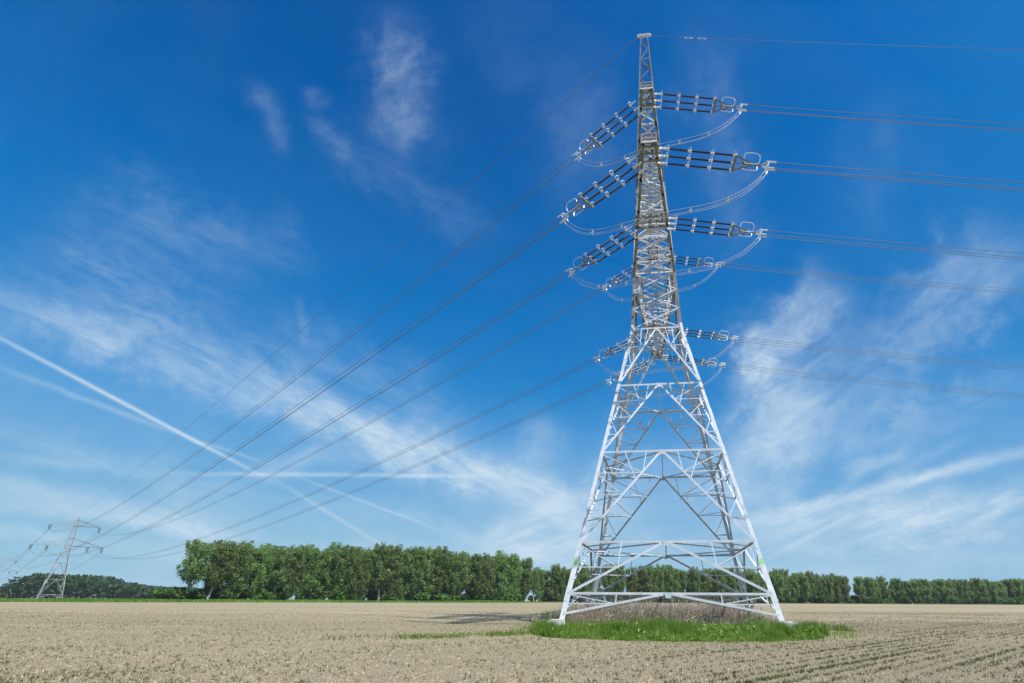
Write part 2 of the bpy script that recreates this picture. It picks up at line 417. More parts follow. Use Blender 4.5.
def build_tower():
    T = thing('transmission_tower', 'tall grey lattice pylon with three-rod insulators and white painted feet in the grass patch', 'pylon', (TX, TY, 0), TR)
    # legs with their painted lower ends, bands and footings
    for sx in (-1, 1):
        for sy in (-1, 1):
            d1 = Vector((-sx, 0, 0)); d2 = Vector((0, -sy, 0))
            P = lambda z: Vector((sx * half(z), sy * half(z), z))
            b = MB()
            zs = 3.02
            b.angle(P(ZF - .05), P(zs), d1, d2, .27, .035, mi=1)
            b.angle(P(zs + .30), P(ZE), d1, d2, .215, .032, .18, mi=0)
            # splice plates
            for z in (ZA, ZB, 6.9, ZC, 11.9, ZD, 16.6, ZE):
                b.angle(P(z - .35) + Vector((sx, sy, 0)) * .012, P(z + .35) + Vector((sx, sy, 0)) * .012, d1, d2, .19, .03, mi=1 if z < zs else 0)
            leg = b.build('leg', [STEEL, PAINT], T)
            g = MB()
            g.angle(P(zs), P(zs + .30), d1, d2, .27, .035); g.build('green_band' if sy < 0 else 'leg_collar', GREEN if sy < 0 else STEEL, leg)
            c = MB(); p = P(0)
            c.box((p.x + sx * .06, p.y + sy * .05, .11), .86, .80, .40, top=.96)
            c.box((p.x + sx * .02, p.y + sy * .02, .345), .55, .5, .05)
            c.build('foundation', CONCRETE, T)
            u = MB()
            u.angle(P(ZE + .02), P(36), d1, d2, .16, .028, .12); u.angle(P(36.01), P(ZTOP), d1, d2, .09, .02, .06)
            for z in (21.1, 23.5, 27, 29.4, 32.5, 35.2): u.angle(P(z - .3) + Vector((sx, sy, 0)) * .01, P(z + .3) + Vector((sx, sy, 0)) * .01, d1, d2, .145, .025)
            # step bolts up two opposite legs
            if sx * sy > 0:
                for i in range(62):
                    z = ZE + .3 + i * .5; q = P(z); u.tube([q, q + Vector((sx * .17, 0, 0))], .012, 4)
            u.build('upper_leg', STEEL_DULL, T)
    levels = [ZA, ZB, ZC, ZD, ZE]; lows = [.62, ZA, ZB, ZC, ZD]
    wd = [.115, .125, .12, .115, .105]
    for k in range(4):
        n = fn(k)
        for zt, zl, w in zip(levels, lows, wd):
            b = MB(); b.brace(fp(k, zt, -.985), fp(k, zt, .985), n, w if zt < ZE else .10)
            b.build('horizontal_beam', STEEL if zt > ZA else PAINT, T)
            for s in (-1, 1):
                b = MB(); b.brace(fp(k, zl, s * .975) + n * .015, fp(k, zt, s * .012) + n * .015, n, w)
                b.build('diagonal_brace', STEEL if zt > ZA else PAINT, T)
            g = MB(); c = fp(k, zt - .05, 0) + n * .03         # gusset where the two diagonals meet
            tx = ROT[k] @ Vector((1, 0, 0))
            pts = [c - tx * .20 + Vector((0, 0, .10)), c + tx * .20 + Vector((0, 0, .10)), c + tx * .13 - Vector((0, 0, .16)), c - tx * .13 - Vector((0, 0, .16))]
            g.add(pts + [p + n * .02 for p in pts], [(0, 1, 2, 3), (7, 6, 5, 4), (0, 4, 5, 1), (1, 5, 6, 2), (2, 6, 7, 3), (3, 7, 4, 0)])
            g.build('gusset_plate', STEEL, T)
            # redundant bracing between leg, diagonal and beam
            m = {ZA: 2, ZB: 2, ZC: 4, ZD: 4, ZE: 3}[zt]
            for s in (-1, 1):
                r = MB()
                Lg = lambda f: fp(k, zl + (zt - zl) * f, s * .985)
                Dg = lambda f: fp(k, zl, s * .975).lerp(fp(k, zt, 0), f)
                for i in range(1, m):
                    f = i / m
                    r.brace(Lg(f), Dg(f), n, .055)
                    r.brace(Dg(f), Lg(f + (1. / m) * (1 if i < m - 1 else .92)), n, .05)
                    if i == 1 and m > 2: r.brace(Lg(f * .45), Dg(f * .95), n, .045)
                f = (m - 1) / m
                r.brace(Dg(f), fp(k, zt, s * (1 - f) * 1.0), n, .05)
                if m > 2:
                    r.brace(Dg(1 - 1.35 / m), fp(k, zt, s * .60), n, .05)
                r.build('secondary_lattice', STEEL, T)
    # corner (hip) bracing and plan bracing
    for z0, z1 in ((ZA, ZB), (ZB, ZC), (ZC, ZD)):
        for k in range(4):
            for f in (.25, .5, .75) if z0 > ZA else (.5,):
                h = MB()
                h.brace(fp(k, z0, .975).lerp(fp(k, z1, 0), f), fp((k + 1) % 4, z0, -.975).lerp(fp((k + 1) % 4, z1, 0), f), Vector((0, 0, 1)), .045)
                h.build('hip_brace', STEEL, T)
    for z in (ZB, ZC, ZD, ZE, Z2, 27., Z1, 35.2):
        d = MB()
        for k in range(4):
            d.brace(fp(k, z, 0), fp((k + 1) % 4, z, 0), Vector((0, 0, 1)), .075 if z < ZE else .055)
            if z in (ZB, ZC): d.brace(fp(k, z, .5), fp((k + 1) % 4, z, -.5), Vector((0, 0, 1)), .06)
        if z < Z2: d.brace(fp(0, z, 0), fp(2, z, 0), Vector((0, 0, 1)), .07)
        if z > ZE: d.brace(fp(0, z, -1), fp(2, z, -1), Vector((0, 0, 1)), .07)
        d.build('plan_lattice', STEEL, T)
    # body above the waist
    zs = [ZE, 20.4, 22., Z2, 25.3, 27., 28.9, 30.7, Z1, 33.9, 35.2, 36.8, 38.3, 39.8, 41.2, 42.6, 44., 45.4, 46.8, 48.2, 49.5, 50.8, ZTOP]
    for k in range(4):
        n = fn(k); b = MB(); pk = MB()
        for i, (z0, z1) in enumerate(zip(zs, zs[1:])):
            tgt = b if z1 <= 35.3 else pk
            w = .08 if z1 < 33 else (.065 if z1 < 37 else .045)
            if z1 <= 37 or i % 2:
                tgt.brace(fp(k, z0, -.97), fp(k, z1, .97), n, w)
            if z1 <= 37 or i % 2 == 0:
                tgt.brace(fp(k, z0, .97) - n * .03, fp(k, z1, -.97) - n * .03, n, w)
            if z1 in (Z2, 27., Z1, 35.2, 44., 48.2, 28.9): tgt.brace(fp(k, z1, -.98), fp(k, z1, .98), n, w * 1.5)
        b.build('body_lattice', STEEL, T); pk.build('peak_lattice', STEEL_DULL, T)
    c = MB(); c.box((0, 0, ZTOP + .06), 1.30, .26, .10); c.box((-.66, 0, ZTOP - .04), .08, .12, .1); c.box((.66, 0, ZTOP - .04), .08, .12, .1)
    c.build('earth_wire_bracket', FITTING, T)
    # maintenance ladder rail inside the body
    l = MB()
    for x in (-.2, .2): l.tube([(x, half(ZE) * .3, ZE), (x, .25, 44)], .025, 4)
    for i in range(84): l.tube([(-.2, half(ZE) * .3 * (1 - i / 84) + .25 * i / 84, ZE + .3 * i), (.2, half(ZE) * .3 * (1 - i / 84) + .25 * i / 84, ZE + .3 * i)], .014, 4)
    l.build('ladder', STEEL_DULL, T)
    # crossarms: sy = -1 towards the camera
    for sy in (-1, 1):
        for (zb, zt, reach, npan, cuts) in ((Z2, 27., S2, 9, (S1, S2)), (Z1, 35.2, S3, 6, (S3,))):
            tip = reach + .75; ab, at_ = half(zb), half(zt); tw = .40
            def chord(sx, top, s):
                """s = 0 at the body, 1 at the tip"""
                r0, r1 = (at_ if top else ab), tw
                y0 = at_ if top else ab
                z0, z1 = (zt, zb + .62) if top else (zb, zb)
                return Vector((sx * (r0 + (r1 - r0) * s), sy * (y0 + (tip - y0) * s), z0 + (z1 - z0) * s))
            b = MB()
            for sx in (-1, 1):
                b.angle(chord(sx, False, 0), chord(sx, False, 1), (-sx, 0, 0), (0, 0, 1), .17, .025)
                b.angle(chord(sx, True, 0), chord(sx, True, 1), (-sx, 0, 0), (0, 0, -1), .15, .022)
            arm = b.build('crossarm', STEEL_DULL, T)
            g = MB(); up = Vector((0, 0, 1))
            for i in range(npan):
                s0, s1 = i / npan, (i + 1) / npan
                A = 1 if i % 2 else -1
                g.brace(chord(-A, False, s0), chord(A, False, s1), -up, .085)
                g.brace(chord(A, False, s0) + up * .04, chord(-A, False, s1) + up * .04, -up, .085)
                g.brace(chord(-1, False, s1), chord(1, False, s1), -up, .085)
                g.brace(chord(A, True, s0), chord(-A, True, s1), up, .07)
                g.brace(chord(-1, True, s1), chord(1, True, s1), up, .07)
                for sx in (-1, 1):
                    g.brace(chord(sx, False, s0), chord(sx, True, (s0 + s1) / 2), (sx, 0, 0), .075)
                    g.brace(chord(sx, True, (s0 + s1) / 2), chord(sx, False, s1), (sx, 0, 0), .075)
                    g.brace(chord(sx, False, (s0 + s1) / 2), chord(sx, True, (s0 + s1) / 2), (sx, 0, 0), .05)
            g.build('arm_lattice', STEEL, arm)
            for cu in cuts:                       # fixing beams for each string set
                e = MB()
                for off in (-.5, 0, .5):
                    s = (cu + off - ab) / (tip - ab); p, q = chord(-1, False, s), chord(1, False, s)
                    e.box((0, p.y, zb + .07), q.x * 2 + .16, .14, .2)
                e.build('fixing_lattice', STEEL_DULL, arm)
            p = chord(1, False, 1); e = MB()
            e.box((0, p.y, zb + .30), .86, .05, .12); e.box((0, p.y, zb + .06), .86, .05, .1); e.box((0, p.y, zb + .6), .86, .05, .1)
            for x in (-.38, .38): e.box((x, p.y + .001 * x, zb + .32), .09, .07, .6)
            e.build('end_frame', STEEL_DULL, arm)
    return T
TOWER = build_tower()

# ------------------------------------------------------------------ insulators, conductors, jumpers
def tow(u, v, z):
    """Tower-frame point: u along the arm towards the camera, v along the line to the right."""
    return Vector((TX + v * math.cos(TR) + u * math.sin(TR), TY + v * math.sin(TR) - u * math.cos(TR), z))
P2X, P2Y, P2A = -308.6, 318.5, .857
P2 = dict(s1=8.68, s2=15.16, s3=10.78, zl=28.83, zt=40.21, zp=47.07)
ATT = {'upper_near': (S3, Z1), 'outer_near': (S2, Z2), 'inner_near': (S1, Z2), 'upper_far': (-S3, Z1), 'inner_far': (-S1, Z2), 'outer_far': (-S2, Z2)}
P2S = {'upper_near': (-P2['s3'], P2['zt']), 'outer_near': (-P2['s2'], P2['zl']), 'inner_near': (-P2['s1'], P2['zl']),
       'upper_far': (P2['s3'], P2['zt']), 'inner_far': (P2['s1'], P2['zl']), 'outer_far': (P2['s2'], P2['zl'])}
SAY = {'upper_near': 'near upper crossarm', 'outer_near': 'near lower crossarm tip', 'inner_near': 'near lower crossarm middle',
       'upper_far': 'far upper crossarm', 'inner_far': 'far lower crossarm middle', 'outer_far': 'far lower crossarm tip'}
def p2point(s, z, drop=0.): return Vector((P2X + math.cos(P2A) * s, P2Y + math.sin(P2A) * s, z - drop))
R_AZ, R_M, R_K, R_LEN = math.radians(-1.46), .1345, .0005, 280.
def right_pt(a, s, m=R_M, k=R_K):
    return a + Vector((math.cos(R_AZ) * s, math.sin(R_AZ) * s, -m * s + k * s * s))
def span_pt(a, b, k, t):
    p = a.lerp(b, t); Ln = (b - a).xy.length
    p.z -= k * Ln * Ln * t * (1 - t); return p
K_LEFT = .00022
LSTR = 5.75
half_arm = {'upper_near': .50, 'outer_near': .50, 'inner_near': 1.02}
for a in list(half_arm): half_arm[a.replace('near', 'far')] = half_arm[a]

_proto = None
def insulator_set(label, group):
    """Local x runs along the pull, y across, z up; x = 0 at the crossarm."""
    global _proto
    if _proto is not None:
        o = copy_tree(_proto); return tag(o, label)
    root = thing('insulator_string', label, 'insulator', group=group)
    for y in (-.5, 0., .5):
        b = MB()                                             # link fitting + three ribbed rods
        b.tube([(0, y, 0), (.15, y, 0), (.2, y, 0), (.42, y, 0)], [.03, .03, .05, .045], 6, mi=1)
        for x in (0.05, .26): b.box((x, y, 0), .16, .05, .12, mi=1)
        x = .42
        for r in range(3):
            pts, rs = [], []
            n = 14
            for i in range(n):
                xx = x + .08 + (.99) * i / n
                pts += [(xx, y, 0), (xx + .03, y, 0), (xx + .05, y, 0)]; rs += [.04, .078, .04]
            b.tube(pts, rs, 8)
            b.tube([(x - .02, y, 0), (x + .09, y, 0)], .06, 8, mi=1); b.tube([(x + 1.06, y, 0), (x + 1.18, y, 0)], .055, 8, mi=1)
            x += 1.18
        rod = b.build('insulator_rod', [GLAZE, FITTING], root)
        for xr in (.42, 1.60, 2.78, 3.92):
            h = MB(); an = [math.radians(200 - 28 * j) for j in range(9)]
            h.tube([(xr + .05 * math.cos(t * 2), y + .16 * math.cos(t), .18 * math.sin(t) + .03) for t in an], .015, 5)
            h.build('arcing_horn', FITTING, rod)
    b = MB()                                                 # yoke: bar across the three rods, then a tapered plate
    b.box((4.0, 0, 0), .13, 1.16, .07)
    for y in (-.5, .5): b.tube([(4.02, y, 0), (4.92, y * .12, 0)], .045, 5)
    b.tube([(4.02, 0, 0), (4.92, 0, 0)], .03, 5); b.box((4.45, 0, 0), .08, .62, .05)
    b.tube([(4.88, 0, 0), (5.45, 0, 0)], .05, 6)
    b.build('yoke_plate', STEEL_DULL, root)
    for zc, yc in ((.22, .30), (.22, -.30)):
        h = MB(); pts = []
        for i in range(18):
            t = 2 * math.pi * i / 18
            cx, cz = math.copysign(abs(math.cos(t)) ** .6, math.cos(t)), math.copysign(abs(math.sin(t)) ** .6, math.sin(t))
            pts.append((4.86 + .42 * cx, yc + .08 * cz * (1 if yc > 0 else -1), .12 + .30 * cz))
        h.tube(pts, .022, 6, closed=True); h.tube([(4.46, yc, -.03), (4.46, yc * .9, 0)], .02, 5)
        h.build('corona_ring', FITTING, root)
    b = MB()                                                 # clamp frame for the bundle
    cs = [(0, .2, .12), (0, -.2, .12), (0, 0, -.22)]
    for c in cs:
        b.tube([(5.4, 0, 0), (5.7, c[1], c[2])], .028, 5); b.tube([(5.65, c[1], c[2]), (6.15, c[1], c[2])], .042, 6)
        b.tube([(5.8, c[1], c[2]), (5.7, c[1] * 1.2, c[2] - .35)], .03, 5)
    for i in range(3): b.tube([(5.7, *cs[i][1:]), (5.7, *cs[(i + 1) % 3][1:])], .026, 5)
    b.build('conductor_clamp', FITTING, root)
    _proto = root
    return root

def orient(o, p, d):
    x = d.normalized(); y = Vector((0, 0, 1)).cross(x).normalized(); z = x.cross(y)
    m = Matrix((x, y, z)).transposed().to_4x4(); m.translation = p; o.matrix_world = m
    return m

OFF = [(.2, .12), (-.2, .12), (0., -.22)]
def cable_path(fn_, ts, org, offs, across):
    out = []
    for t in ts:
        p = fn_(t); out.append(p - org + across * offs[0] + Vector((0, 0, offs[1])))
    return out
def bundle(label, group, fn_, ts, r, mat_, name='conductor_bundle', cat='power line', offs=OFF, spacers=(), n=5):
    org = fn_(ts[0]); dv = fn_(ts[1]) - org; across = Vector((0, 0, 1)).cross(dv).normalized()
    root = thing(name, label, cat, org, 0, group)
    for of in offs:
        b = MB(); b.tube(cable_path(fn_, ts, org, of, across), r, n); b.build('cable', mat_, root, True)
    for t in spacers:
        b = MB(); p = fn_(t) - org; q = [p + across * a + Vector((0, 0, c)) for a, c in offs]
        for i in range(len(q)): b.tube([q[i], q[(i + 1) % len(q)]], .025, 5)
        b.tube([p - dv.normalized() * .07, p + dv.normalized() * .07], .05, 6)
        b.build('spacer', FITTING, root)
    return root

for key, (u, z) in ATT.items():
    sp, zp = P2S[key]; hv = half_arm[key]
    aR, aL = tow(u, hv, z - .20), tow(u, -hv, z - .58)
    endL = p2point(sp, zp, 3.0)
    # the string hangs a little steeper than the cable it holds
    dR = Vector((math.cos(R_AZ), math.sin(R_AZ), -.150)); hl = (endL - aL).xy.normalized(); dL = Vector((hl.x, hl.y, -.080))
    cR0, cL0 = aR + dR * LSTR, aL + dL * LSTR
    RP = lambda s, a=cR0: right_pt(a, s)
    LP = lambda t, a=cL0, b=endL: span_pt(a, b, K_LEFT, t)
    oR = insulator_set('triple rod insulator string pulling right from the %s' % SAY[key], 'insulator strings on the tall pylon')
    mR = orient(oR, aR, dR)
    oL = insulator_set('triple rod insulator string pulling left from the %s' % SAY[key], 'insulator strings on the tall pylon')
    mL = orient(oL, aL, dL)
    ts = [R_LEN * (i / 46) ** 1.7 for i in range(47)]
    bundle('cable bundle leading right from the insulators at the %s' % SAY[key], 'power lines leading right from the tall pylon', RP, ts, .016, CABLE, spacers=(60., 120.))
    ts = [(i / 60) ** 1.25 for i in range(61)]
    bundle('cable bundle sagging left to the smaller pylon from the %s' % SAY[key], 'power lines from the tall pylon to the smaller pylon', LP, ts, .019, CABLE)
    # jumper loop from clamp to clamp under the arm
    cR, cL = mR @ Vector((5.7, 0, -.33)), mL @ Vector((5.7, 0, -.33))
    low = 3.9 if key.startswith('outer') else (3.8 if key.startswith('inner') else 4.0)
    mid = tow(u, 0, z - low)
    def JP(t, cR=cR, cL=cL, mid=mid):
        # plan: quadratic bezier through the arm; height: a hanging curve
        h = Vector(((cR.x + cL.x) / 2, (cR.y + cL.y) / 2, 0)); ctl = Vector((mid.x, mid.y, 0)) * 2 - h
        ctl = ctl.lerp(h, .25)
        a, b = Vector((cR.x, cR.y, 0)), Vector((cL.x, cL.y, 0))
        p = a * (1 - t) ** 2 + ctl * (2 * t * (1 - t)) + b * t * t
        s = abs(2 * t - 1); e = cR.z if t < .5 else cL.z
        p.z = mid.z + (e - mid.z) * (s ** 3.7)
        return p
    bundle('slack jumper loop hanging below the %s' % SAY[key], 'jumper loops under the crossarms', JP, [i / 40 for i in range(41)], .0125, JUMPER, 'jumper_loop', 'cable',
           [(.15, .05), (-.15, .05), (0., -.17)], (.18, .34, .66, .82))

# earth wire, one each way from the peak
eR, eL = tow(0, .68, ZTOP - .05), tow(0, -.68, ZTOP - .15)
def single(label, fn_, ts, r, name='earth_wire', dampers=()):
    org = fn_(ts[0]); root = thing(name, label, 'power line', org, 0, 'earth wires at the pylon peaks')
    b = MB(); b.tube([fn_(t) - org for t in ts], r, 5); b.build('cable', CABLE, root, True)
    for t in dampers:
        b = MB(); p = fn_(t) - org; q = fn_(t + .01) - org; d = (q - p).normalized()
        for s in (-.28, .28): b.tube([p + d * (s - .13) - Vector((0, 0, .1)), p + d * (s + .13) - Vector((0, 0, .1))], .055, 6)
        b.tube([p + d * -.3 - Vector((0, 0, .1)), p + d * .3 - Vector((0, 0, .1))], .015, 4); b.tube([p, p - Vector((0, 0, .1))], .025, 4)
        b.build('vibration_damper', FITTING, root)
    return root
single('single thin earth wire leading right from the peak of the tall pylon', lambda s: right_pt(eR, s, .1, .0004), [R_LEN * (i / 40) ** 1.7 for i in range(41)], .018, dampers=(3.6, 4.9))
pk2 = p2point(0, P2['zp'])
single('single thin earth wire descending left from the tall pylon peak to the smaller pylon', lambda t: span_pt(eL, pk2, .00005, t), [i / 40 for i in range(41)], .028)

# ------------------------------------------------------------------ smaller suspension pylons further along the line
PROF2 = [(0., 5.2), (27.4, 1.45), (43.5, .85), (47.07, .12)]
def far_pylon(label):
    T = thing('transmission_tower', label, 'pylon', (P2X, P2Y, 0), P2A, 'smaller pylons far along the line')
    H = lambda z: half(z, PROF2)
    F = lambda k, z, t: ROT[k] @ Vector((t * H(z), -H(z), z))
    for sx in (-1, 1):
        for sy in (-1, 1):
            P = lambda z: Vector((sx * H(z), sy * H(z), z)); b = MB()
            for z0, z1 in ((0.2, 27.4), (27.4, 43.5), (43.5, 47.07)): b.angle(P(z0), P(z1), (-sx, 0, 0), (0, -sy, 0), .27 if z0 < 20 else .2, .05)
            b.build('leg', FARSTEEL, T)
            c = MB(); c.box((sx * 5.3, sy * 5.3, .2), 1.4, 1.4, .6); c.build('foundation', CONCRETE, T)
    for k in range(4):
        n = fn(k); b = MB()
        for z0, z1 in ((0.6, 2.6), (2.6, 10.5), (10.5, 19.5), (19.5, 27.4)):
            b.brace(F(k, z1, -1), F(k, z1, 1), n, .16)
            for s in (-1, 1):
                b.brace(F(k, z0, s), F(k, z1, 0), n, .17)
                b.brace(F(k, (z0 + z1) / 2, s), F(k, z0, s).lerp(F(k, z1, 0), .5), n, .09)
                b.brace(F(k, z1, s * .97), F(k, z0, s).lerp(F(k, z1, 0), .5), n, .09)
        zs = [27.4, 29.3, 31.2, 33.1, 35, 36.8, 38.5, 40.2, 41.9, 43.5, 45.4]
        for i, (z0, z1) in enumerate(zip(zs, zs[1:])):
            b.brace(F(k, z0, -1), F(k, z1, 1), n, .11); b.brace(F(k, z0, 1), F(k, z1, -1), n, .11)
            if i in (0, 2, 6, 8): b.brace(F(k, z1, -1), F(k, z1, 1), n, .2)
        b.build('lattice', FARSTEEL, T)
    for s in (-1, 1):
        for zb, zt, reach in ((P2['zl'], 33.1, P2['s2']), (P2['zt'], 43.5, P2['s3'])):
            b = MB()
            for sy in (-1, 1):
                A = Vector((s * H(zb), sy * H(zb), zb)); B = Vector((s * (reach + .3), 0, zb)); C = Vector((s * H(zt), sy * H(zt), zt))
                b.brace(A, B, (0, 0, 1), .15); b.brace(C, B, (0, 0, 1), .13)
                for i in range(7):
                    f0, f1 = i / 7, (i + 1) / 7
                    b.brace(A.lerp(B, f0), C.lerp(B, (f0 + f1) / 2), (0, sy, 0), .08); b.brace(C.lerp(B, (f0 + f1) / 2), A.lerp(B, f1), (0, sy, 0), .08)
                    if sy == 1 and i < 6:
                        A2 = Vector((A.x, -A.y, A.z)); b.brace(A.lerp(B, f0), A2.lerp(B, f1), (0, 0, 1), .08)
            b.build('crossarm', FARSTEEL, T)
    return T
def hang(p, label, src=None):
    if src: o = src.copy(); COL.objects.link(o)
    else:
        b = MB(); pts, rs = [], []
        for i in range(16): z = -.3 - 2.3 * i / 16; pts += [(0, 0, z), (0, 0, z - .05), (0, 0, z - .1)]; rs += [.12, .24, .12]
        for x in (-.35, .35): b.tube([(x + a, b_, c) for a, b_, c in pts], rs, 6)
        b.tube([(-.4, 0, -2.7), (.4, 0, -2.7)], .09, 5); b.tube([(0, 0, 0), (-.35, 0, -.3)], .06, 4); b.tube([(0, 0, 0), (.35, 0, -.3)], .06, 4)
        b.tube([(0, -.5, -3.0), (0, .5, -3.0)], .12, 5); b.tube([(0, 0, -2.7), (0, 0, -3.0)], .06, 4)
        o = b.build('suspension_insulator', GLAZE)
    o.location = p; o.rotation_euler = (0, 0, P2A)
    return tag(o, label, 'insulator', 'insulators hanging on the smaller pylons')
T2 = far_pylon('small distant lattice pylon standing before the dark wood')
T3 = copy_tree(T2); P3 = Vector((P2X - 381., P2Y + 322., 0.)); T3.location = P3
tag(T3, 'faint third pylon, the most distant, almost lost in the haze')
SAY2 = {'upper_near': 'near upper arm', 'outer_near': 'near lower arm tip', 'inner_near': 'near lower arm middle', 'upper_far': 'far upper arm', 'inner_far': 'far lower arm middle', 'outer_far': 'far lower arm tip'}
src = None
for key, (s, z) in P2S.items():
    p = p2point(s, z)
    o = hang(p, 'dark insulator hanging from the %s of the small distant pylon' % SAY2[key], src); src = src or o
    o3 = hang(p + Vector((P3.x - P2X, P3.y - P2Y, 0)), 'tiny insulator hanging from the %s of the faint third pylon' % SAY2[key], src)
    a = p - Vector((0, 0, 3.)); b_ = a + Vector((P3.x - P2X, P3.y - P2Y, 0))
    f = lambda t, a=a, b_=b_: span_pt(a, b_, .00018, t)
    mb = MB()
    for dx, dz in OFF: mb.tube([f(i / 30) - a + Vector((dx, dx, dz)) for i in range(31)], .03, 4)
    c = mb.build('conductor_bundle', CABLE); c.location = a
    tag(c, 'distant cables joining the small and faint third pylon at the %s' % SAY2[key], 'power line', 'power lines between the two distant pylons')
HAZE = .00009

# ------------------------------------------------------------------ ground
ROW = math.radians(44.6)                      # drill rows run this way (angle from +X)
def in_poly(x, y, poly):
    x = np.asarray(x); y = np.asarray(y); c = np.zeros(len(x), bool); n = len(poly)
    for i in range(n):
        (x0, y0), (x1, y1) = poly[i], poly[(i + 1) % n]
        if y0 == y1: continue
        k = ((y0 > y) != (y1 > y)) & (x < (x1 - x0) * (y - y0) / (y1 - y0) + x0); c ^= k
    return c
def smooth_poly(p, it=2):
    for _ in range(it):
        q = []
        for (a, b), (c, d) in zip(p, p[1:] + p[:1]): q += [(a * .75 + c * .25, b * .75 + d * .25), (a * .25 + c * .75, b * .25 + d * .75)]
        p = q
    return p
GREENP = smooth_poly([(-3.3, 29.5), (-2.6, 22.8), (-.8, 19.9), (3.5, 19.1), (7.2, 20.0), (9.0, 22.4), (10.6, 26.4), (10.6, 31)])
STRAWP = smooth_poly([(-3.3, 30.0), (-3.8, 37), (-2, 42), (5, 43.5), (10.8, 41), (11.3, 33), (9.8, 28.8), (6, 27.6), (0, 28.4)])
WEEDP = smooth_poly([(-1.5, 24.6), (-2.5, 22.0), (-7, 19.2), (-13.5, 19.4), (-14, 20.6), (-7, 20.9)], 1)

def field_tone(nt, v, c):
    """Broad bands of drier soil and of thin weedy bloom, the same for the soil and what lies on it."""
    big = noise(nt, .06, 5, .6, vec=v, mapping=(-ROW + .3, (.22, 1., 1.)))
    c = mixc(nt, 1., c, ramp(nt, big, [(.32, (.72, .72, .68)), (.5, (.92, .92, .90)), (.68, (1.1, 1.09, 1.08))]), 'MULTIPLY')
    gm = noise(nt, .035, 5, .6, vec=v, mapping=(-ROW + .35, (.25, 1., 1.)))
    fine = noise(nt, 1.7, 4, .7, vec=v)
    ad = N(nt, 'ShaderNodeMath', operation='MULTIPLY_ADD'); L(nt, fine, ad.inputs[0]); ad.inputs[1].default_value = .28; L(nt, gm, ad.inputs[2])
    return mixc(nt, ramp(nt, ad.outputs[0], [(.53, (0, 0, 0)), (.80, (.60, .60, .60))]), c, (.225, .208, .115))
def soil_material():
    m, nt, b = mat('dry_sandy_soil')
    tc = N(nt, 'ShaderNodeTexCoord'); v = tc.outputs['Object']
    mid = noise(nt, .55, 5, .6, vec=v, mapping=(-ROW, (.35, 1.4, 1.)))
    fine = noise(nt, 9., 6, .7, vec=v)
    grit = noise(nt, 38., 4, .75, vec=v)
    c1 = (.415, .345, .238)
    c2 = ramp(nt, mid, [(.3, (.86, .86, .80)), (.7, (1.06, 1.05, 1.03))])
    c3 = ramp(nt, fine, [(.3, (.76, .75, .70)), (.52, (1., 1., 1.)), (.75, (1.14, 1.14, 1.12))])
    c = mixc(nt, 1., mixc(nt, 1., c1, c2, 'MULTIPLY'), c3, 'MULTIPLY')
    c = mixc(nt, 1., c, ramp(nt, grit, [(.32, (.55, .54, .5)), (.5, (1., 1., 1.))]), 'MULTIPLY')
    c = field_tone(nt, v, c)
    L(nt, c, b.inputs['Base Color']); b.inputs['Roughness'].default_value = .95; b.inputs['Specular IOR Level'].default_value = .15
    # drill rows and clods as relief
    mp = N(nt, 'ShaderNodeMapping'); L(nt, v, mp.inputs[0]); mp.inputs['Rotation'].default_value = (0, 0, -ROW)
    wv = N(nt, 'ShaderNodeTexWave', bands_direction='Y'); wv.inputs['Scale'].default_value = 2 * math.pi / 20 / .88 * 1.; wv.inputs['Distortion'].default_value = 1.2
    wv.inputs['Detail'].default_value = 2; L(nt, mp.outputs[0], wv.inputs['Vector'])
    hh = N(nt, 'ShaderNodeMath', operation='MULTIPLY_ADD'); L(nt, wv.outputs['Fac'], hh.inputs[0]); hh.inputs[1].default_value = .35; L(nt, fine, hh.inputs[2])
    h2 = N(nt, 'ShaderNodeMath', operation='MULTIPLY_ADD'); L(nt, grit, h2.inputs[0]); h2.inputs[1].default_value = .45; L(nt, hh.outputs[0], h2.inputs[2])
    bp = N(nt, 'ShaderNodeBump'); bp.inputs['Strength'].default_value = .9; bp.inputs['Distance'].default_value = .10
    L(nt, h2.outputs[0], bp.inputs['Height']); L(nt, bp.outputs[0], b.inputs['Normal'])
    return m
SOIL = soil_material()
b = MB(); E_ = 7000
b.add([(-E_, -E_, 0), (E_, -E_, 0), (E_, E_, 0), (-E_, E_, 0)], [(0, 1, 2, 3)])
tag(b.build('field', SOIL), kind='structure')

# treeline polylines in world metres: (x, y, height)
LINE_A = [(-158, 213, 22.3), (-132, 250, 24.4), (-91.5, 290, 26.4), (-43, 330, 26.)]
LINE_B = [(-34, 338, 20.5), (40, 362, 22.6), (143, 400, 21.5), (222, 425, 18.4)]
LINE_C = [(229, 427, 17.2), (290, 442, 18.2), (348, 455, 18.6), (430, 472, 18.5)]
def along(line, step):
    out = []; d0 = 0.
    for (x0, y0, h0), (x1, y1, h1) in zip(line, line[1:]):
        Ln = math.hypot(x1 - x0, y1 - y0); d = d0
        while d < Ln:
            f = d / Ln; out.append((x0 + (x1 - x0) * f, y0 + (y1 - y0) * f, h0 + (h1 - h0) * f, (x1 - x0) / Ln, (y1 - y0) / Ln)); d += step
        d0 = d - Ln
    return out
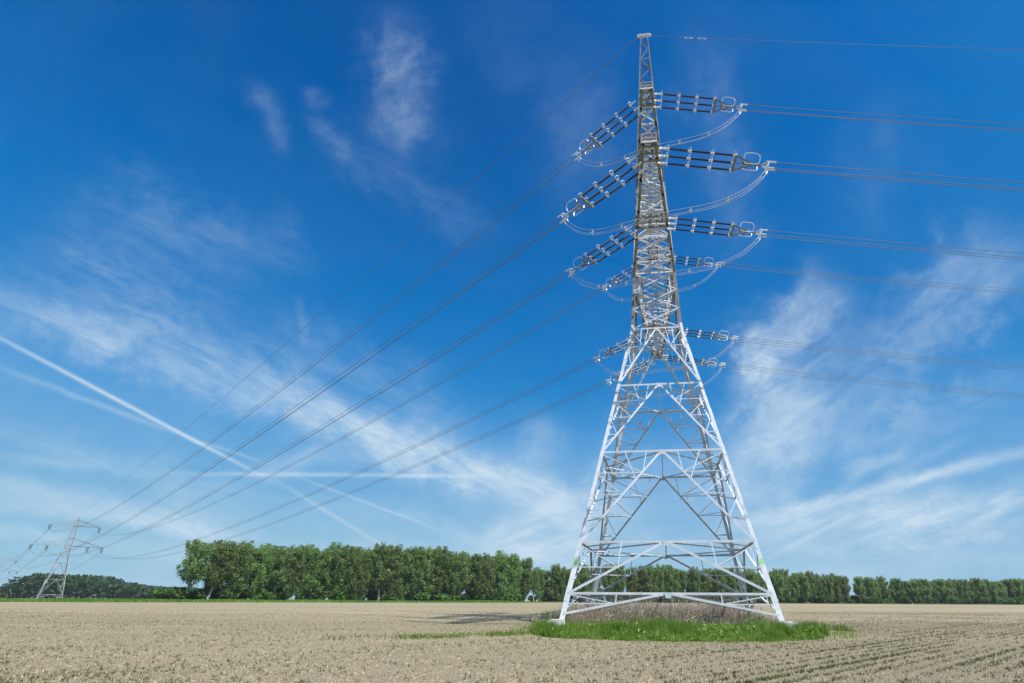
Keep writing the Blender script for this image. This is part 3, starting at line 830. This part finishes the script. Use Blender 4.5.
# verge: a sheet of rough grass under and in front of the trees
GROUNDGRASS = simple('verge_ground', (.085, .125, .035), (.16, .19, .06), .35, .95)
V = [(-640, 150), (-215, 132), (-140, 150), (-108, 190), (-75, 232), (-36, 275), (-26, 300)]
W = [(-700, 560), (-420, 560), (-190, 330), (-150, 300), (-110, 330), (-62, 365), (-40, 372)]
b = MB(); n = len(V)
b.add([(x, y, .004) for x, y in V] + [(x, y, .004) for x, y in W], [(i, i + 1, n + i + 1, n + i) for i in range(n - 1)])
tag(b.build('grass_verge', GROUNDGRASS), kind='structure')
DRYVERGE = simple('dry_verge_ground', (.15, .16, .06), (.25, .23, .11), .3, .95)
b = MB(); V2 = [(-31, 328), (40, 350), (143, 386), (226, 412), (290, 428), (440, 456)]; W2 = [(-40, 373), (34, 384), (138, 420), (220, 446), (288, 462), (440, 490)]
n = len(V2); b.add([(x, y, .005) for x, y in V2] + [(x, y, .005) for x, y in W2], [(i, i + 1, n + i + 1, n + i) for i in range(n - 1)])
tag(b.build('grass_verge', DRYVERGE), kind='structure')

def blades(px, py, h, w, lean=.35, z0=0.):
    """Triangular grass blades as one vertex array."""
    n = len(px); an = RNG.uniform(0, 2 * np.pi, n)
    wx, wy = np.cos(an) * w * .5, np.sin(an) * w * .5
    la = RNG.uniform(0, 2 * np.pi, n); lr = h * lean * RNG.uniform(0, 1, n)
    z0 = np.broadcast_to(z0, n)
    A = np.stack([px - wx, py - wy, z0], 1); B = np.stack([px + wx, py + wy, z0], 1)
    C = np.stack([px + np.cos(la) * lr, py + np.sin(la) * lr, z0 + h], 1)
    return np.stack([A, B, C], 1).reshape(-1, 3)
def scatter(poly, n):
    P = np.array(poly); lo, hi = P.min(0), P.max(0)
    x = RNG.uniform(lo[0], hi[0], n); y = RNG.uniform(lo[1], hi[1], n); k = in_poly(x, y, poly); return x[k], y[k]
def vnoise(x, y, s, seed=0):
    r = np.random.default_rng(seed); t = np.zeros_like(x)
    for i in range(7):
        a = r.uniform(0, 2 * np.pi); k = s * r.uniform(.6, 1.9); t += np.sin(k * (x * np.cos(a) + y * np.sin(a)) + r.uniform(0, 6.3))
    return t / 7

# green grass and herbs in front of the tower
x, y = scatter(GREENP, 170000)
x = x + .35 * vnoise(x, y, 2.0, 15); y = y + .40 * vnoise(x, y, 1.7, 16)
nn = vnoise(x, y, 1.5, 1); n2 = vnoise(x, y, 4.5, 2)
h = (.09 + .42 * np.clip(.42 + 1.2 * nn + .9 * n2, 0, 1) ** 1.6) * RNG.uniform(.5, 1.35, len(x))
h *= np.clip((y - 19.3) / 2.2, .35, 1) * np.clip(1 - (y - 24.) / 6., .5, 1)
k = RNG.uniform(0, 1, len(x)) < np.clip((y - 19.2) / 2.2 + .9 * n2, .05, 1) * np.clip((10.6 - x) / 1.6 + .5 * n2, .1, 1) * np.clip((x + 2.9) / 1.4 + .5 * n2, .1, 1) * np.clip(.75 + 1.1 * nn, .2, 1); x, y, h = x[k], y[k], h[k]
def by_foot(x, y):
    # short grass round the two front footings and just in front of them
    f = np.ones(len(x))
    for fx, fy in ((-1.95, 28.9), (9.2, 27.5)):
        t = np.clip((fy - y) / 5., 0, 1)
        f = np.minimum(f, np.clip(np.abs(x - fx * y / fy) / 1.3 - .15 + t, .22, 1))
    return f
h *= by_foot(x, y)
v1 = blades(x, y, h, .032, .55)
x2, y2 = scatter(GREENP, 12000); k2 = vnoise(x2, y2, 1.1, 4) > .05; x2, y2 = x2[k2], y2[k2]
cz = RNG.uniform(.05, .42, len(x2)) * np.clip((y2 - 19.6) / 2.5, .25, 1) * np.clip(1 - (y2 - 24.) / 6., .4, 1)
cz *= by_foot(x2, y2); v2 = leaf_quads(np.stack([x2, y2, cz], 1), .075)
t2 = np.concatenate([v2.reshape(-1, 4, 3)[:, [0, 1, 2]], v2.reshape(-1, 4, 3)[:, [0, 2, 3]]], 0).reshape(-1, 3)
# seeding stems standing above the sward
x3, y3 = scatter(GREENP, 5000); v3 = blades(x3, y3, RNG.uniform(.3, .75, len(x3)) * np.clip((y3 - 19.6) / 2.5, .4, 1) * np.clip(1 - (y3 - 24.) / 6., .6, 1) * by_foot(x3, y3), .02, .35)
x4 = RNG.uniform(-6, 14, 60000); y4 = RNG.uniform(17.6, 31, 60000); q4 = (((x4 - 3.7) / 6.9) ** 2 + ((y4 - 26.) / 6.9) ** 2) ** .5
k = (RNG.uniform(0, 1, 60000) < .55 * np.exp(-((q4 - .92) / .13) ** 2) * np.clip(.3 + 1.6 * vnoise(x4, y4, 2.6, 17), .02, 1)); x4, y4 = x4[k], y4[k]
v4 = blades(x4, y4, RNG.uniform(.04, .2, len(x4)), .03, .7)
tag(link('grass', np_mesh('grass', np.concatenate([v1, t2, v3, v4]), 3, GRASS)), kind='stuff')
# dry standing stalks under the tower, mixed with brambles
x, y = scatter(STRAWP, 30000); kk = RNG.uniform(0, 1, len(x)) < np.clip(.55 + 1.2 * vnoise(x, y, 1.1, 7), .1, 1); x, y = x[kk], y[kk]
dx = np.minimum(np.clip((x + 3.6) / 2., .35, 1), np.clip((11.2 - x) / 2.5, .3, 1)); dyf = np.clip((y - 27.8) / 2.5, .35, 1)
h = (.45 + 1.05 * np.clip(.5 + 1.5 * vnoise(x, y, 1.6, 9), 0, 1)) * RNG.uniform(.35, 1.2, len(x)) * np.where(RNG.uniform(0, 1, len(x)) < .03, 1.35, 1.) * dx * dyf
st = blades(x, y, h, .026, .16)
m_ = len(x); k3 = RNG.integers(0, m_, 12000)
ctr = np.stack([x[k3] + RNG.normal(0, .07, 12000), y[k3] + RNG.normal(0, .07, 12000), h[k3] * RNG.uniform(.45, 1.02, 12000)], 1)
q = leaf_quads(ctr, .05); t3 = np.concatenate([q.reshape(-1, 4, 3)[:, [0, 1, 2]], q.reshape(-1, 4, 3)[:, [0, 2, 3]]], 0).reshape(-1, 3)
tag(link('dry_undergrowth', np_mesh('dry_undergrowth', np.concatenate([st, t3]), 3, STRAW)), kind='stuff')
# a little green growing among the stalks
x, y = scatter(STRAWP, 34000); kk = vnoise(x, y, .8, 21) > .0; x, y = x[kk], y[kk]
tag(link('undergrowth', np_mesh('undergrowth', blades(x, y, RNG.uniform(.15, .75, len(x)), .03, .5), 3, GRASS)), kind='stuff')
# thin weeds in the track to the left and a tuft to the right
x, y = scatter(WEEDP, 26000); kk = RNG.uniform(0, 1, len(x)) < np.clip((x + 9.5) / 8, .01, .7) * np.clip(.5 + 1.5 * vnoise(x, y, 2.5, 31), .05, 1); x, y = x[kk], y[kk]
w1 = blades(x, y, RNG.uniform(.04, .17, len(x)), .04, .8)
x = RNG.normal(11.6, .22, 500); y = RNG.normal(27.4, .3, 500); w2 = blades(x, y, RNG.uniform(.08, .30, 500), .04, .7)
tag(link('weeds', np_mesh('weeds', np.concatenate([w1, w2]), 3, WEED)), kind='stuff')

# seedlings in the drill rows, and straw bits on the soil
def view_pts(n, d0, d1, pw):
    d = d0 + (d1 - d0) * RNG.uniform(0, 1, n) ** pw; t = RNG.uniform(-1.18, .92, n); return t * d, d
x, y = view_pts(110000, 7.5, 70., 1.5)
c, s_ = math.cos(ROW), math.sin(ROW); a = x * c + y * s_; p = -x * s_ + y * c
right = np.clip((x - 1.) / (.35 * y), 0, 1)
row = np.round(p / .44); rid = (np.sin(row * 12.9898) * 43758.5453) % 1.
p = row * .44 + RNG.normal(0, 1, len(x)) * np.where(right > .05, .06, .12)
keep = RNG.uniform(0, 1, len(x)) < (.42 + .50 * right) * np.where((row % 4 == 0) & (right > .05), 1.2, .30 + .35 * rid) * np.clip(.60 + 1.0 * vnoise(a * .25, p, 1.2, 41), .12, 1)
a, p = a[keep], p[keep]; x, y = a * c - p * s_, a * s_ + p * c
k = ~(in_poly(x, y, GREENP) | in_poly(x, y, STRAWP)); x, y = x[k], y[k]
seed_v = np.concatenate([blades(x + RNG.normal(0, .02, len(x)), y + RNG.normal(0, .02, len(x)), RNG.uniform(.02, .075, len(x)), .018, 1.0) for _ in range(4)])
tag(link('seedlings', np_mesh('seedlings', seed_v, 3, SEEDLING)), kind='stuff')
x, y = view_pts(170000, 7.5, 85., 1.7); k = ~in_poly(x, y, GREENP) & (RNG.uniform(0, 1, len(y)) < np.clip((85 - y) / 60., 0, 1)); x, y = x[k], y[k]; n = len(x)
sz = RNG.uniform(.005, .018, n) * (1 + y / 60) * np.where(RNG.uniform(0, 1, n) < .04, 1.9, 1); an = RNG.uniform(0, 6.28, n)
ctr = np.stack([x, y, np.zeros(n)], 1)
corner = [np.stack([np.cos(an + j * 2.094) * sz * RNG.uniform(.7, 1.4, n), np.sin(an + j * 2.094) * sz * RNG.uniform(.7, 1.4, n), np.full(n, -.003)], 1) for j in range(3)]
apex = np.stack([RNG.normal(0, .3, n) * sz, RNG.normal(0, .3, n) * sz, sz * RNG.uniform(.7, 1.5, n)], 1)
cl = np.concatenate([np.stack([ctr + corner[i], ctr + corner[(i + 1) % 3], ctr + apex], 1) for i in range(3)]).reshape(-1, 3)
def clod_material():
    m, nt, b = mat('soil_clods'); tc = N(nt, 'ShaderNodeTexCoord'); v = tc.outputs['Object']
    c = ramp(nt, noise(nt, 9., 4, .7, vec=v), [(.3, (.235, .195, .140)), (.5, (.39, .325, .225)), (.7, (.47, .40, .29))])
    L(nt, field_tone(nt, v, c), b.inputs['Base Color']); b.inputs['Roughness'].default_value = .95; b.inputs['Specular IOR Level'].default_value = .15
    return m
CLOD = clod_material()
tag(link('soil_clods', np_mesh('soil_clods', cl, 3, CLOD)), kind='stuff')
# verge grass: coarse tufts along the edge of the field
def verge_tufts(pts, n, width, h0, h1, bw):
    P = np.array(pts); seg = np.linalg.norm(np.diff(P, axis=0), axis=1); cum = np.concatenate([[0], np.cumsum(seg)])
    d = RNG.uniform(0, cum[-1], n); i = np.clip(np.searchsorted(cum, d) - 1, 0, len(seg) - 1); f = ((d - cum[i]) / seg[i])[:, None]
    q = P[i] * (1 - f) + P[i + 1] * f; dirn = (P[i + 1] - P[i]) / seg[i][:, None]; nrm = np.stack([-dirn[:, 1], dirn[:, 0]], 1)
    q = q + nrm * RNG.uniform(0, width, n)[:, None]
    hh = RNG.uniform(h0, h1, n) * np.clip(.7 + .9 * vnoise(q[:, 0], q[:, 1], .12, 51), .25, 1.5)
    return blades(q[:, 0], q[:, 1], hh, bw, .5)
tag(link('verge_grass', np_mesh('verge_grass', np.concatenate([verge_tufts(V[1:], 80000, 60, .35, 1.15, .3), verge_tufts(V[:2], 9000, 60, .6, 1.8, .9)]), 3, VERGE)), kind='stuff')
tag(link('dry_verge_grass', np_mesh('dry_verge_grass', verge_tufts(V2, 30000, 14, .3, .8, .35), 3, foliage('dry_verge_blades', (.12, .15, .05), (.20, .20, .08), (.30, .27, .13), .35, .0, .06))), kind='stuff')

# ------------------------------------------------------------------ trees
def tree_meshes(seed, H=22., R=3.3, base=.2, nleaf=5200, leaf=.50, bare=False):
    """Upright poplar: tapered trunk, rising limbs, leaf sprays in clumps on the limbs."""
    global RNG
    r = random.Random(seed); RNG = np.random.default_rng(seed)
    b = MB(); lean = Vector((r.uniform(-.05, .05), r.uniform(-.05, .05), 0))
    def axis(z): return Vector((0, 0, z)) + lean * z + Vector((math.sin(z * .35 + seed), math.cos(z * .3 + seed), 0)) * .18
    zs = [0, .5, 2, 4, 7, 10, 13, 16, 19, H - .8]
    b.tube([axis(z) for z in zs], [.40 * (1 - z / H) ** .8 + (.12 if z == 0 else 0) + .03 for z in zs], 7)
    twigs = []
    nl = 44
    for i in range(nl):
        f = (i + r.uniform(.2, .8)) / nl; z0 = H * (base * .8 + (.84 - base * .8) * f)
        an = i * 2.4 + r.uniform(-.6, .6)
        prof = math.sin(math.pi * (.30 + .62 * f)) ** .75
        reach = R * (.22 + .85 * prof) * r.uniform(.55, 1.2); rise = reach * r.uniform(.9, 1.9)
        a = axis(z0); tip = a + Vector((math.cos(an) * reach, math.sin(an) * reach, rise))
        if tip.z > H: tip.z = H - r.uniform(0, 1.6)
        mid = a.lerp(tip, .5) + Vector((math.cos(an), math.sin(an), 0)) * reach * .10
        b.tube([a, mid, tip], [.09 * (1 - f) + .045, .05, .015], 5)
        w = reach * r.uniform(.7, 1.2)
        twigs.append((a.lerp(mid, .5), mid, .42, w)); twigs.append((mid, tip, .50, w * 1.5)); twigs.append((tip, tip + Vector((r.gauss(0, .3), r.gauss(0, .3), r.uniform(.5, 1.6))), .32, w * .5))
        for j in range(2):
            p = a.lerp(tip, r.uniform(.35, .95)); q = p + Vector((r.gauss(0, .9), r.gauss(0, .9), r.uniform(.6, 1.9)))
            twigs.append((p, q, .38, w * .55))
    for j in range(10 if base < .15 else 2):             # shoots low on the trunk
        an = r.uniform(0, 6.28); q = r.uniform(.6, 2.2); p = axis(r.uniform(.6, 5.)); e = p + Vector((math.cos(an) * q, math.sin(an) * q, r.uniform(.3, 1.6)))
        b.tube([p, e], [.04, .015], 4); twigs.append((p, e, .42, 1.7))
    for j in range(3):                                   # leading shoots
        e = axis(H) + Vector((r.gauss(0, .5), r.gauss(0, .5), r.uniform(-.8, .5))); twigs.append((axis(H * .86), e, .40, 2.2))
    tot = sum(t[3] for t in twigs); pts = []
    for p, q, sg, w in twigs:
        n = max(6, int(nleaf * w / tot)); t = RNG.uniform(0, 1, n)[:, None]
        pts.append(np.array(p) * (1 - t) + np.array(q) * t + RNG.normal(0, 1, (n, 3)) * np.array([sg, sg, sg * 1.15]))
    pts = np.concatenate(pts); pts[:, 2] = np.clip(pts[:, 2], .2, H + .5)
    tm = b.mesh('trunk', BARK, True)
    cm = np_mesh('crown', leaf_quads(pts, leaf), 4, LEAF)
    return tm, cm
VARS = [tree_meshes(101 + i, 22., R, base, nl, .31) for i, (R, base, nl) in enumerate(((4.0, .07, 17000), (3.6, .10, 15000), (4.3, .05, 18000), (3.1, .05, 13000), (3.8, .20, 12000), (2.6, .12, 9000)))]
SPARSE = tree_meshes(120, 22., 2.6, .28, 4200, .30)
LEANER = tree_meshes(131, 22., 4.4, .24, 13000, .31)
def bush_mesh(seed):
    global RNG
    r = random.Random(seed); RNG = np.random.default_rng(seed)
    b = MB(); pts = []
    for i in range(9):
        an = r.uniform(0, 6.28); rc = r.uniform(.2, 1.5); c = np.array([math.cos(an) * rc, math.sin(an) * rc, r.uniform(.5, 2.4)]); rad = r.uniform(.55, 1.05)
        b.tube([(0, 0, 0), tuple(c * .6), tuple(c)], [.07, .04, .02], 5)
        n = 150; d = RNG.normal(size=(n, 3)); d /= np.linalg.norm(d, axis=1)[:, None]; pts.append(c + d * (rad * RNG.uniform(.3, 1.05, n) ** .5)[:, None])
    pts = np.concatenate(pts); pts[:, 2] = np.maximum(pts[:, 2], .1)
    return b.mesh('stem', BARK, True), np_mesh('foliage', leaf_quads(pts, .36), 4, LEAF_BUSH)
BUSHES = [bush_mesh(201 + i) for i in range(4)]
def plant(name, label, cat, group, meshes, parts, loc, sc, rz):
    t = thing(name, label, cat, loc, rz, group); t.scale = sc
    for n_, me in zip(parts, meshes): link(n_, me, t)
    return t
def tree(label, group, meshes, x, y, h, rz=None, wide=1., tilt=0.):
    k = h / 22.
    t = plant('poplar_tree', label, 'tree', group, meshes, ('trunk', 'crown'), (x, y, 0), (k * wide, k * wide, k), random.uniform(0, 6.28) if rz is None else rz)
    if tilt: t.rotation_euler = (0, tilt, 0)
    return t
tree('leftmost poplar of the long row, leaning, with bare trunk and open crown', 'poplars in the long row left of the tall pylon', LEANER, -155., 212, 21.5, 0., 1.15, .10)
tree('tall green poplar in the dense row left of the tall pylon', 'poplars in the long row left of the tall pylon', VARS[0], -153.5, 224, 22.6, 2., 1.05)
tree('tall green poplar in the dense row left of the tall pylon', 'poplars in the long row left of the tall pylon', VARS[2], -145.5, 226, 23.0, 4., 1.05)
tree('second poplar from the left end of the row, trunk showing pale', 'poplars in the long row left of the tall pylon', VARS[4], -150.5, 219, 22.3, 1., 1.1, .08)
ROWS = [(LINE_A, 6.6, 'tall green poplar in the dense row left of the tall pylon', 'poplars in the long row left of the tall pylon'),
        (LINE_B, 7.4, 'green poplar in the row that runs behind the tall pylon', 'poplars in the row behind the tall pylon'),
        (LINE_C, 6.8, 'dark green poplar in the row along the far right field edge', 'poplars in the row at the far right')]
for li, (line, step, label, group) in enumerate(ROWS):
    for i, (x, y, h, tx, ty) in enumerate(along(line, step)):
        if li == 0 and i < 3: continue
        if li == 1 and x > 175 and i % 7 == 4: continue           # gaps with sky between the trees on the right
        jx, jy = random.gauss(0, .8), random.gauss(0, .8)
        v = random.choice(VARS[:4] if li != 1 or x < 150 else VARS)
        if li == 0 and i % 7 == 5: v = VARS[4]
        wide = (random.uniform(.95, 1.25), random.uniform(1., 1.4), random.uniform(1.15, 1.6))[li]
        tree(label, group, v, x + jx, y + jy, h * random.uniform(.9, 1.06), None, wide)
        if li == 0 or (li == 1 and i % 2 == 0) or li == 2:          # a second, staggered row
            v = random.choice(VARS[:5])
            tree(label, group, v, x - ty * 8 + tx * 3.3 + jy, y + tx * 8 + ty * 3.3 + jx, h * random.uniform(.86, 1.02), None, random.uniform(.95, 1.25))
tree('thin half-bare poplar beside the gap in the row left of the tall pylon', 'poplars in the row behind the tall pylon', SPARSE, -37.5, 336, 19.5)
for li, (line, step, lab) in enumerate(((LINE_A, 3.6, 'green bush at the foot of the poplar row left of the tall pylon'), (LINE_B, 4.4, 'green bush at the foot of the poplars behind the tall pylon'), (LINE_C, 4.2, 'green bush at the foot of the far right poplars'))):
    for x, y, h, tx, ty in along(line, step) + [(x - ty * 9, y + tx * 9, h, tx, ty) for x, y, h, tx, ty in along(line, step * 1.35)]:
        if random.random() < .1: continue
        k = random.uniform(.9, 2.2)
        plant('bush', lab, 'bush', lab.replace('green bush', 'bushes'), random.choice(BUSHES), ('stem', 'foliage'), (x - ty * 2 + random.gauss(0, 3), y + tx * 2 + random.gauss(0, 3.5), 0), (k * 1.25, k * 1.25, k), random.uniform(0, 6.28))

# the far wood on the left reads as one dark mass
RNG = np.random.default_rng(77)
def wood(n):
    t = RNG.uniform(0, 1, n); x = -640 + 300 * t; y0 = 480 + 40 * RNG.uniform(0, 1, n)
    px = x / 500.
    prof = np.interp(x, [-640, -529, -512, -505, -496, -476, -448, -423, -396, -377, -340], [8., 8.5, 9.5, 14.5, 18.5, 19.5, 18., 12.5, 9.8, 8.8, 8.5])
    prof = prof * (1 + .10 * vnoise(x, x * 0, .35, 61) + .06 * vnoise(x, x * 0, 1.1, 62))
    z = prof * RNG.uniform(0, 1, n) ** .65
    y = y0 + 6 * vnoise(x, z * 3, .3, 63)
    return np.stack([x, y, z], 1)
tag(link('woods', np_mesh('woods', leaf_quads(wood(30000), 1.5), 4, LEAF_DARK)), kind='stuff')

# ------------------------------------------------------------------ air
hz = bpy.data.materials.new('haze_air'); hz.use_nodes = True; nt = hz.node_tree
nt.nodes.remove(nt.nodes['Principled BSDF'])
pv = N(nt, 'ShaderNodeVolumePrincipled'); pv.inputs['Color'].default_value = (.80, .90, 1., 1); pv.inputs['Density'].default_value = HAZE
pv.inputs['Anisotropy'].default_value = .0
L(nt, pv.outputs[0], nt.nodes['Material Output'].inputs['Volume'])
b = MB(); b.box((0, 0, 28.), 14100, 14100, 58.)
tag(b.build('haze', hz), kind='stuff')
S.cycles.volume_bounces = 0
